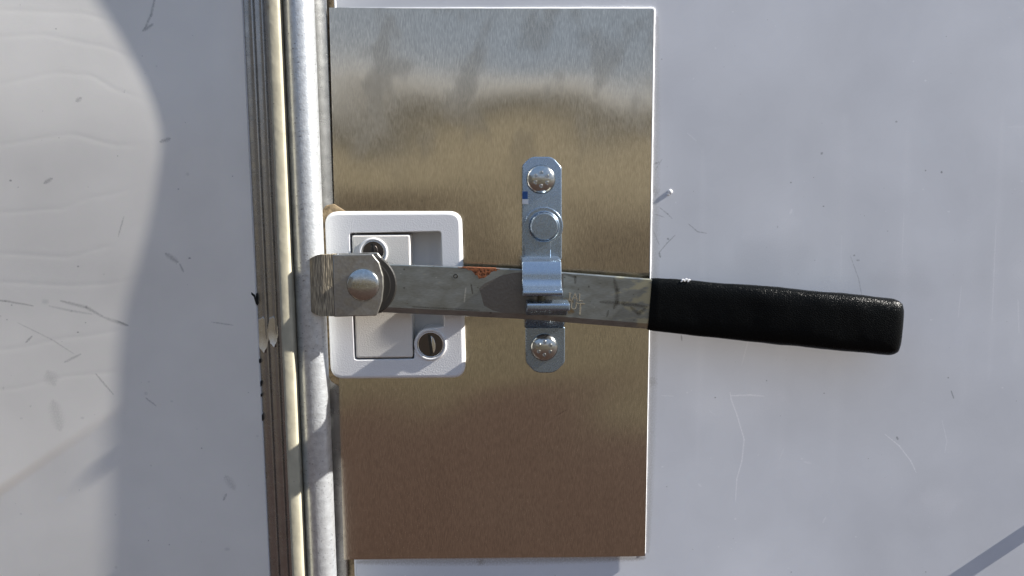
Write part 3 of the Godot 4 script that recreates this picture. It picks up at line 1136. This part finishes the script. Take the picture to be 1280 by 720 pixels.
# ==================================================================== clamp, bar and grip
func rod_clamp() -> void:
	var o := thing("rod_clamp", "grey steel clamp round the rod with a domed rivet holding the bar", "clamp", Vector3(-97, 4, 15))
	var st := start()
	var face := rounded([Vector2(-105.4, -14.0), Vector2(-80.4, -13.4), Vector2(-77.4, -5.0), Vector2(-76.3, 3.4), Vector2(-76.4, 10.0), Vector2(-78.6, 18.0), Vector2(-82.5, 22.9), Vector2(-105.4, 22.5)], [0, 0.8, 2, 2, 2, 2, 1.0, 0], 4)
	slab(st, face, 26.2, 29.2, 0.5, 3, true)
	commit("front_leaf", st, mats.clamp_metal, o)
	var sb := start()
	var shifted := PackedVector2Array()
	for p in face:
		shifted.append(p + Vector2(1.8, 0.4))
	slab(sb, shifted, 17.6, 20.4, 0.5, 2, true)
	commit("back_leaf", sb, mats.clamp_metal, o)
	# the bend that wraps the rod
	var sw := start()
	var path := smooth_path([Vector2(-105.4, 27.65), Vector2(-112.0, 27.6), Vector2(-118.0, 26.8), Vector2(-118.4, 21.5), Vector2(-116.5, 19.0), Vector2(-105.0, 19.0)], 3.2, 6)
	var loops := []
	for i in path.size():
		var d := (path[mini(i + 1, path.size() - 1)] - path[maxi(i - 1, 0)]).normalized()
		var nn := Vector2(d.y, -d.x) * 1.6
		var k := clampf(-(path[i].x + 112.0) / 6.5, 0, 1)
		var yt := 22.8 - 3.2 * k * k
		var yb := -13.6 + 3.0 * k * k
		var a := path[i] - nn
		var b := path[i] + nn
		loops.append(PackedVector3Array([Vector3(a.x, yb + 0.4, a.y), Vector3(a.x, yt - 0.4, a.y), Vector3(lerpf(a.x, b.x, 0.15), yt, lerpf(a.y, b.y, 0.15)), Vector3(b.x, yt, b.y), Vector3(b.x, yb, b.y), Vector3(lerpf(a.x, b.x, 0.15), yb, lerpf(a.y, b.y, 0.15))]))
	for k in loops.size() - 1:
		for s in 6:
			sw.set_smooth_group(10 + s)
			var q := (s + 1) % 6
			for p in [loops[k][s], loops[k][q], loops[k + 1][q], loops[k][s], loops[k + 1][q], loops[k + 1][s]]:
				corner(sw, p)
	commit("worn_bend", sw, mats.worn, o)
	var sr := start()
	dome(sr, Vector2(-88.0, 5.0), 9.6, 29.2, 3.3, 0.5)
	commit("rivet", sr, mats.rivet, o)
	var sd := start()
	lathe(sd, Vector2(-87.4, 4.6), [Vector2(18.6, 24.0), Vector2(18.6, 25.4), Vector2(17.9, 25.9), Vector2(15.2, 26.0), Vector2(14.6, 26.15), Vector2(0, 26.15)], -1, 56)
	commit("pivot_washer", sd, mats.washer, o)


func bar_edge(x: float, top: bool) -> float:
	if top:
		return lerpf(16.8, 13.6, (x + 77.0) / 81.0) if x < 4.0 else lerpf(13.6, 7.7, (x - 4.0) / 76.0)
	return lerpf(-12.1, -16.2, (x + 77.0) / 81.0) if x < 4.0 else lerpf(-16.2, -22.4, (x - 4.0) / 76.0)


func locking_bar() -> void:
	var o := thing("locking_bar", "flat galvanised locking bar with a black vinyl grip across the door", "latch bar", Vector3(60, -10, 20))
	var st := start()
	var loops := []
	for k in 41:
		var x := lerpf(-103.0, 110.0, k / 40.0)
		var t := (bar_edge(x - 6, true) + bar_edge(x, true) + bar_edge(x + 6, true)) / 3
		var b := (bar_edge(x - 6, false) + bar_edge(x, false) + bar_edge(x + 6, false)) / 3
		var z := 22.6 + 1.4 * smoothstep(20, 110, x)
		loops.append(PackedVector3Array([Vector3(x, t, z - 2.4), Vector3(x, t, z + 1.9), Vector3(x, t - 0.5, z + 2.4), Vector3(x, b + 3.4, z + 2.4), Vector3(x, b + 0.2, z + 1.3), Vector3(x, b, z + 0.9), Vector3(x, b, z - 2.4)]))
	for k in loops.size() - 1:
		for s in 7:
			st.set_smooth_group(10 + s)
			var q := (s + 1) % 7
			for p in [loops[k][s], loops[k + 1][q], loops[k][q], loops[k][s], loops[k + 1][s], loops[k + 1][q]]:
				corner(st, p)
	sweep(st, [loops[0], loops[0]], 5)
	var bar := commit("bar", st, mats.steel, o)
	# rust bitten into the top edge, a punched pit, a painted dark reflection beside the hasp
	var rn := noise_of(0.22, 141, 3)
	var sr := start()
	var edge := PackedVector2Array()
	for k in 25:
		var x := lerpf(-32.5, -8.0, k / 24.0)
		edge.append(Vector2(x, bar_edge(x, true) - 0.2))
	for k in 25:
		var x := lerpf(-8.0, -32.5, k / 24.0)
		var dip := 6.0 * exp(-pow((x + 18.5) / 5.2, 2)) + 0.7 + 1.3 * rn.get_noise_2d(x * 6, 0)
		edge.append(Vector2(x, bar_edge(x, true) - maxf(0.5, dip)))
	edge.reverse()
	slab(sr, edge, 24.6, 25.09, 0.06, 1)
	var lipr := PackedVector2Array()
	for x in [-30.0, -26, -22, -18, -14, -10]:
		lipr.append(Vector2(x, bar_edge(x, true) + 0.12))
	for x in [-10.0, -14, -18, -22, -26, -30]:
		lipr.append(Vector2(x, bar_edge(x, true) - 0.8))
	lipr.reverse()
	slab(sr, lipr, 21.0, 25.06, 0.05, 1)
	var rm := mats.rust.duplicate() as StandardMaterial3D
	rm.albedo_texture = ImageTexture.create_from_image(canvas(128, 128, Color(0.75, 0.7, 0.65), 0.06, 0.7, 142))
	over(rm, 18)
	relief(rm, rm.albedo_texture, 0.03)
	commit("rust_patch", sr, rm, bar)
	var sp := start()
	lathe(sp, Vector2(-34.0, 9.6), [Vector2(1.5, 24.9), Vector2(1.3, 25.12), Vector2(0.8, 25.1), Vector2(0.5, 24.6), Vector2(0, 24.5)], 1, 14)
	commit("punched_pit", sp, mats.dark_metal, bar)
	# dark patch with a curved edge, painted in for a reflection in the bar
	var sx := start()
	var refl := PackedVector2Array()
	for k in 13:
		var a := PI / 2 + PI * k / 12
		refl.append(Vector2(8.0 + cos(a) * 28.0 * (1.0 + 0.05 * sin(k * 1.7)), -1.4 + sin(a) * 13.4))
	for k in range(refl.size()):
		refl[k].y = clampf(refl[k].y, bar_edge(refl[k].x, false) + 3.2, bar_edge(refl[k].x, true) - 0.4)
	refl.append_array([Vector2(30, -14.0), Vector2(30, 10.8)])
	slab(sx, refl, 24.5, 25.05, 0.03, 1)
	var refl_m := plain(Color(0.19, 0.18, 0.165), 0.42, 0.85)
	relief(refl_m, noise_tex(0.06, 3, 256, 4), 0.008)
	over(refl_m, 40)
	commit("dark_reflection", sx, refl_m, bar)
	# stamped letters
	letters("IAL", Vector3(32.4, -5.2, 25.0), 4.2, bar)
	letters("U", Vector3(33.8, -10.6, 25.0), 3.5, bar)
	letters("T", Vector3(37.0, -13.6, 25.0), 7.2, bar)
	# grip
	var sg := start()
	var gl := []
	var lumps := noise_of(0.03, 151, 3)
	for k in 81:
		var t := k / 80.0
		var x := 81.6 + t * 153.2
		var shrink := 1.0
		var tail := (x - 226.0) / 8.9
		if tail > 0:
			shrink = sqrt(maxf(0.0, 1.0 - pow(tail, 2.4)))
		var start_r := smoothstep(0.0, 0.02, t)
		var yt := lerpf(8.4, -5.0, t) + 0.6 * sin(t * PI)
		var yb := lerpf(-23.4, -39.6, t) - 0.5 * sin(t * PI)
		var hz := lerpf(3.9, 8.2, smoothstep(0.0, 0.75, t)) * lerpf(0.8, 1.0, start_r)
		var hy := (yt - yb) / 2 * lerpf(0.97, 1.0, start_r)
		var cy := (yt + yb) / 2
		var edge_r := 1.0 - (1.0 - shrink) * 0.34
		var hz2 := hz * (0.25 + 0.75 * shrink)
		var l := PackedVector3Array()
		for i in 36:
			var a := TAU * i / 36
			var c := cos(a)
			var s := sin(a)
			var py := signf(c) * pow(absf(c), 0.55) * hy * edge_r
			var pz := signf(s) * pow(absf(s), 0.62) * hz2
			var slant := (1.0 - t) * (py / 16.0) * 1.1 + t * (py / 17.0) * 0.8
			var lump := 1.0 + 0.035 * lumps.get_noise_3d(x, py * 1.5, pz * 2.0)
			l.append(Vector3(x + slant, cy + py * lump, 24.0 + pz * lump * lump))
		gl.append(l)
	sweep(sg, gl, 1, true, false)
	commit("grip", sg, mats.grip, o)
	# nicks in the vinyl where bare white shows
	var sn := start()
	for q in [[99.5, 7.3], [101.6, 7.6], [103.4, 7.2]]:
		slab(sn, PackedVector2Array([Vector2(q[0], q[1] - 1.3), Vector2(q[0] + 0.7, q[1] - 1.3), Vector2(q[0] + 2.3, q[1] + 0.2), Vector2(q[0] + 1.5, q[1] + 0.3)]), 24.0, 27.6, 0.1, 1)
	commit("nick", sn, mats.plain_white, o)


func letters(text: String, at: Vector3, height: float, parent: Node) -> void:
	var tm := TextMesh.new()
	tm.text = text
	var f := SystemFont.new()
	f.font_names = PackedStringArray(["Droid Sans"])
	tm.font = f
	tm.font_size = 64
	tm.pixel_size = height / 46.0 * 0.001
	tm.depth = 0.0006
	tm.horizontal_alignment = HORIZONTAL_ALIGNMENT_LEFT
	tm.vertical_alignment = VERTICAL_ALIGNMENT_BOTTOM
	var o := MeshInstance3D.new()
	o.name = "stamped_letters"
	o.mesh = tm
	o.position = p3(at.x, at.y - 0.33 * height, at.z + 0.15)
	o.rotation.z = deg_to_rad(-4.0)
	o.material_override = mats.chrome
	parent.add_child(o, true)


# ==================================================================== hasp
func hasp() -> void:
	var o := thing("hasp", "zinc plated two-piece hasp bolted over the bar, domed bolts at both ends", "hasp", Vector3(19, -53, 2.6))
	var st := start()
	slab(st, rounded([Vector2(30.4, 18.0), Vector2(30.2, 74.5), Vector2(24.6, 80.9), Vector2(11.4, 80.9), Vector2(6.1, 75.5), Vector2(6.2, 18.0)], [1.2, 4, 7, 7, 4, 1.2], 6), 2.62, 5.8, 0.6, 3)
	# the leaf is sprung a little off the plate towards the bar
	var leaf := commit("upper_leaf", st, mats.zinc, o)
	leaf.mesh = sheared(leaf.mesh, 0.075, 5.8)
	var sk := start()
	var arm := PackedVector2Array()
	for k in 17:
		var a := deg_to_rad(-28.0 + 208.0 * k / 16)
		arm.append(Vector2(18.8, 38.6) + Vector2.from_angle(a) * 11.9)
	arm.append_array([Vector2(6.9, 30.0), Vector2(6.9, 18.8), Vector2(23.2, 18.8), Vector2(23.2, 29.0)])
	slab(sk, arm, 8.0, 13.2, 0.5, 3)
	profile(sk, smooth_path([Vector2(20.4, 7.0), Vector2(20.2, 22.0), Vector2(18.4, 28.2), Vector2(12.0, 30.6), Vector2(6.6, 31.0), Vector2(3.6, 34.0), Vector2(2.7, 41.6), Vector2(-0.8, 41.6), Vector2(-0.9, 26.4), Vector2(16.8, 26.2), Vector2(17.0, 7.0)], 1.6, 4), 5.2, 28.3)
	commit("keeper_arm", sk, mats.zinc, o)
	var sv := start()
	lathe(sv, Vector2(19.0, 38.6), [Vector2(9.4, 13.2), Vector2(9.4, 13.9), Vector2(9.0, 14.2), Vector2(8.6, 13.8), Vector2(8.3, 16.4), Vector2(7.7, 17.2)], -1, 64)
	lathe(sv, Vector2(19.0, 38.6), [Vector2(7.7, 17.2), Vector2(0, 17.25)], 2, 64)
	commit("rivet", sv, mats.zinc, o)
	var sl := start()
	slab(sl, rounded([Vector2(32.9, -24.0), Vector2(8.3, -24.0), Vector2(8.5, -46.2), Vector2(14.5, -52.8), Vector2(26.6, -52.9), Vector2(32.9, -46.5)], [1.2, 1.2, 5, 8, 8, 5], 6), 2.62, 5.8, 0.6, 3)
	profile(sl, smooth_path([Vector2(-24.2, 5.6), Vector2(-12.6, 27.5), Vector2(-9.9, 33.0), Vector2(-9.3, 41.6), Vector2(-4.9, 41.6), Vector2(-4.3, 26.4), Vector2(-15.5, 19.0), Vector2(-22.0, 2.8), Vector2(-24.2, 2.8)], 1.4, 4), 7.6, 32.2)
	commit("lower_leaf", sl, mats.zinc, o)
	# threaded stub between the two tabs
	var stub := start()
	var tl := []
	for k in 19:
		var l := PackedVector3Array()
		var y := -5.8 + k * 0.31
		var r := 2.4 if k % 2 == 0 else 2.0
		for i in 20:
			var a := TAU * i / 20
			l.append(Vector3(16.5 + r * cos(a), y, 29.0 + r * sin(a)))
		tl.append(l)
	sweep(stub, tl, -1, true, true)
	commit("threaded_stub", stub, mats.worn, o)
	for b in [[Vector2(17.5, 67.2), 8.9], [Vector2(19.9, -36.6), 8.6]]:
		var sb := start()
		dome(sb, b[0], b[1], 5.8, 4.6, 0.6)
		var bolt := commit("bolt", sb, mats.rivet, o)
		var sm := start()
		for k in 6:
			var a := TAU * k / 6 + 0.5
			var c: Vector2 = b[0] + Vector2.from_angle(a) * 4.1
			lathe(sm, c, [Vector2(1.15, 9.0), Vector2(1.1, 10.25), Vector2(0.8, 10.45), Vector2(0.55, 10.3), Vector2(0.45, 9.6)], 1, 12)
		commit("head_mark", sm, mats.rivet, bolt)
	var sc := start()
	box(sc, Vector3(6.2, 55.2, 6.6), Vector3(9.4, 59.8, 7.35), 0.1)
	commit("blue_chip", sc, mats.blue, o)
	var sw := start()
	box(sw, Vector3(6.15, 52.2, 6.8), Vector3(9.8, 55.1, 7.5), 0.1)
	commit("white_chip", sw, mats.plain_white, o)


# a solid of (y, z) profile, anticlockwise from the top outer edge, between two x
func profile(st: SurfaceTool, path: PackedVector2Array, x0: float, x1: float) -> void:
	var e := 0.4
	var mid := Vector2.ZERO
	for p in path:
		mid += p / path.size()
	var loops := []
	var small := PackedVector2Array()
	var flip := PackedVector2Array()
	for p in path:
		flip.append(p)
	if Geometry2D.is_polygon_clockwise(flip):
		flip.reverse()
	small = inset(flip, e)
	for q in [[x0, small], [x0 + e, flip], [x1 - e, flip], [x1, small]]:
		var l := PackedVector3Array()
		for p in q[1]:
			l.append(Vector3(q[0], p.x, p.y))
		loops.append(l)
	for k in 3:
		var a: PackedVector3Array = loops[k]
		var b: PackedVector3Array = loops[k + 1]
		for i in a.size():
			var j := (i + 1) % a.size()
			var n := Vector2(flip[j].y - flip[i].y, flip[i].x - flip[j].x).normalized()
			st.set_smooth_group(20 + k * 3 + (0 if absf(n.x) < absf(n.y) else 1))
			for p in [a[i], b[i], b[j], a[i], b[j], a[j]]:
				corner(st, p)
	var t := Geometry2D.triangulate_polygon(small)
	for side in [0, 3]:
		st.set_smooth_group(30 + side)
		for k in range(0, t.size(), 3):
			var cw := (small[t[k + 1]] - small[t[k]]).cross(small[t[k + 2]] - small[t[k]]) < 0.0
			var order := [t[k], t[k + 1], t[k + 2]] if cw == (side == 3) else [t[k], t[k + 2], t[k + 1]]
			for i in order:
				corner(st, loops[side][i])


# lifts a mesh off the plate by slope per mm below y = 40 mm and lowers it above
func sheared(mesh: ArrayMesh, slope: float, _z: float) -> ArrayMesh:
	var arrays := mesh.surface_get_arrays(0)
	var v: PackedVector3Array = arrays[Mesh.ARRAY_VERTEX]
	var n: PackedVector3Array = arrays[Mesh.ARRAY_NORMAL]
	for i in v.size():
		var y := v[i].y * 1000.0 + base_at.y
		v[i].z += (clampf(81.0 - y, 0, 45) * slope - 0.6) * 0.001 * (1.0 if v[i].z > 0.0005 else 0.0)
		if y > 36.0:
			n[i] = (n[i] + Vector3(0, slope * n[i].z, 0)).normalized()
	arrays[Mesh.ARRAY_VERTEX] = v
	arrays[Mesh.ARRAY_NORMAL] = n
	var r := ArrayMesh.new()
	r.add_surface_from_arrays(Mesh.PRIMITIVE_TRIANGLES, arrays)
	return r


func small_things() -> void:
	var o := thing("door_bumper", "round rubber door bumper right of the bar, its shadow across the lower right corner", "bumper", Vector3(366, -141, 0))
	var st := start()
	dome(st, Vector2(366, -141.4), 5.0, 0.05, 13.0, 9.0)
	commit("rubber_button", st, mats.grip, o)
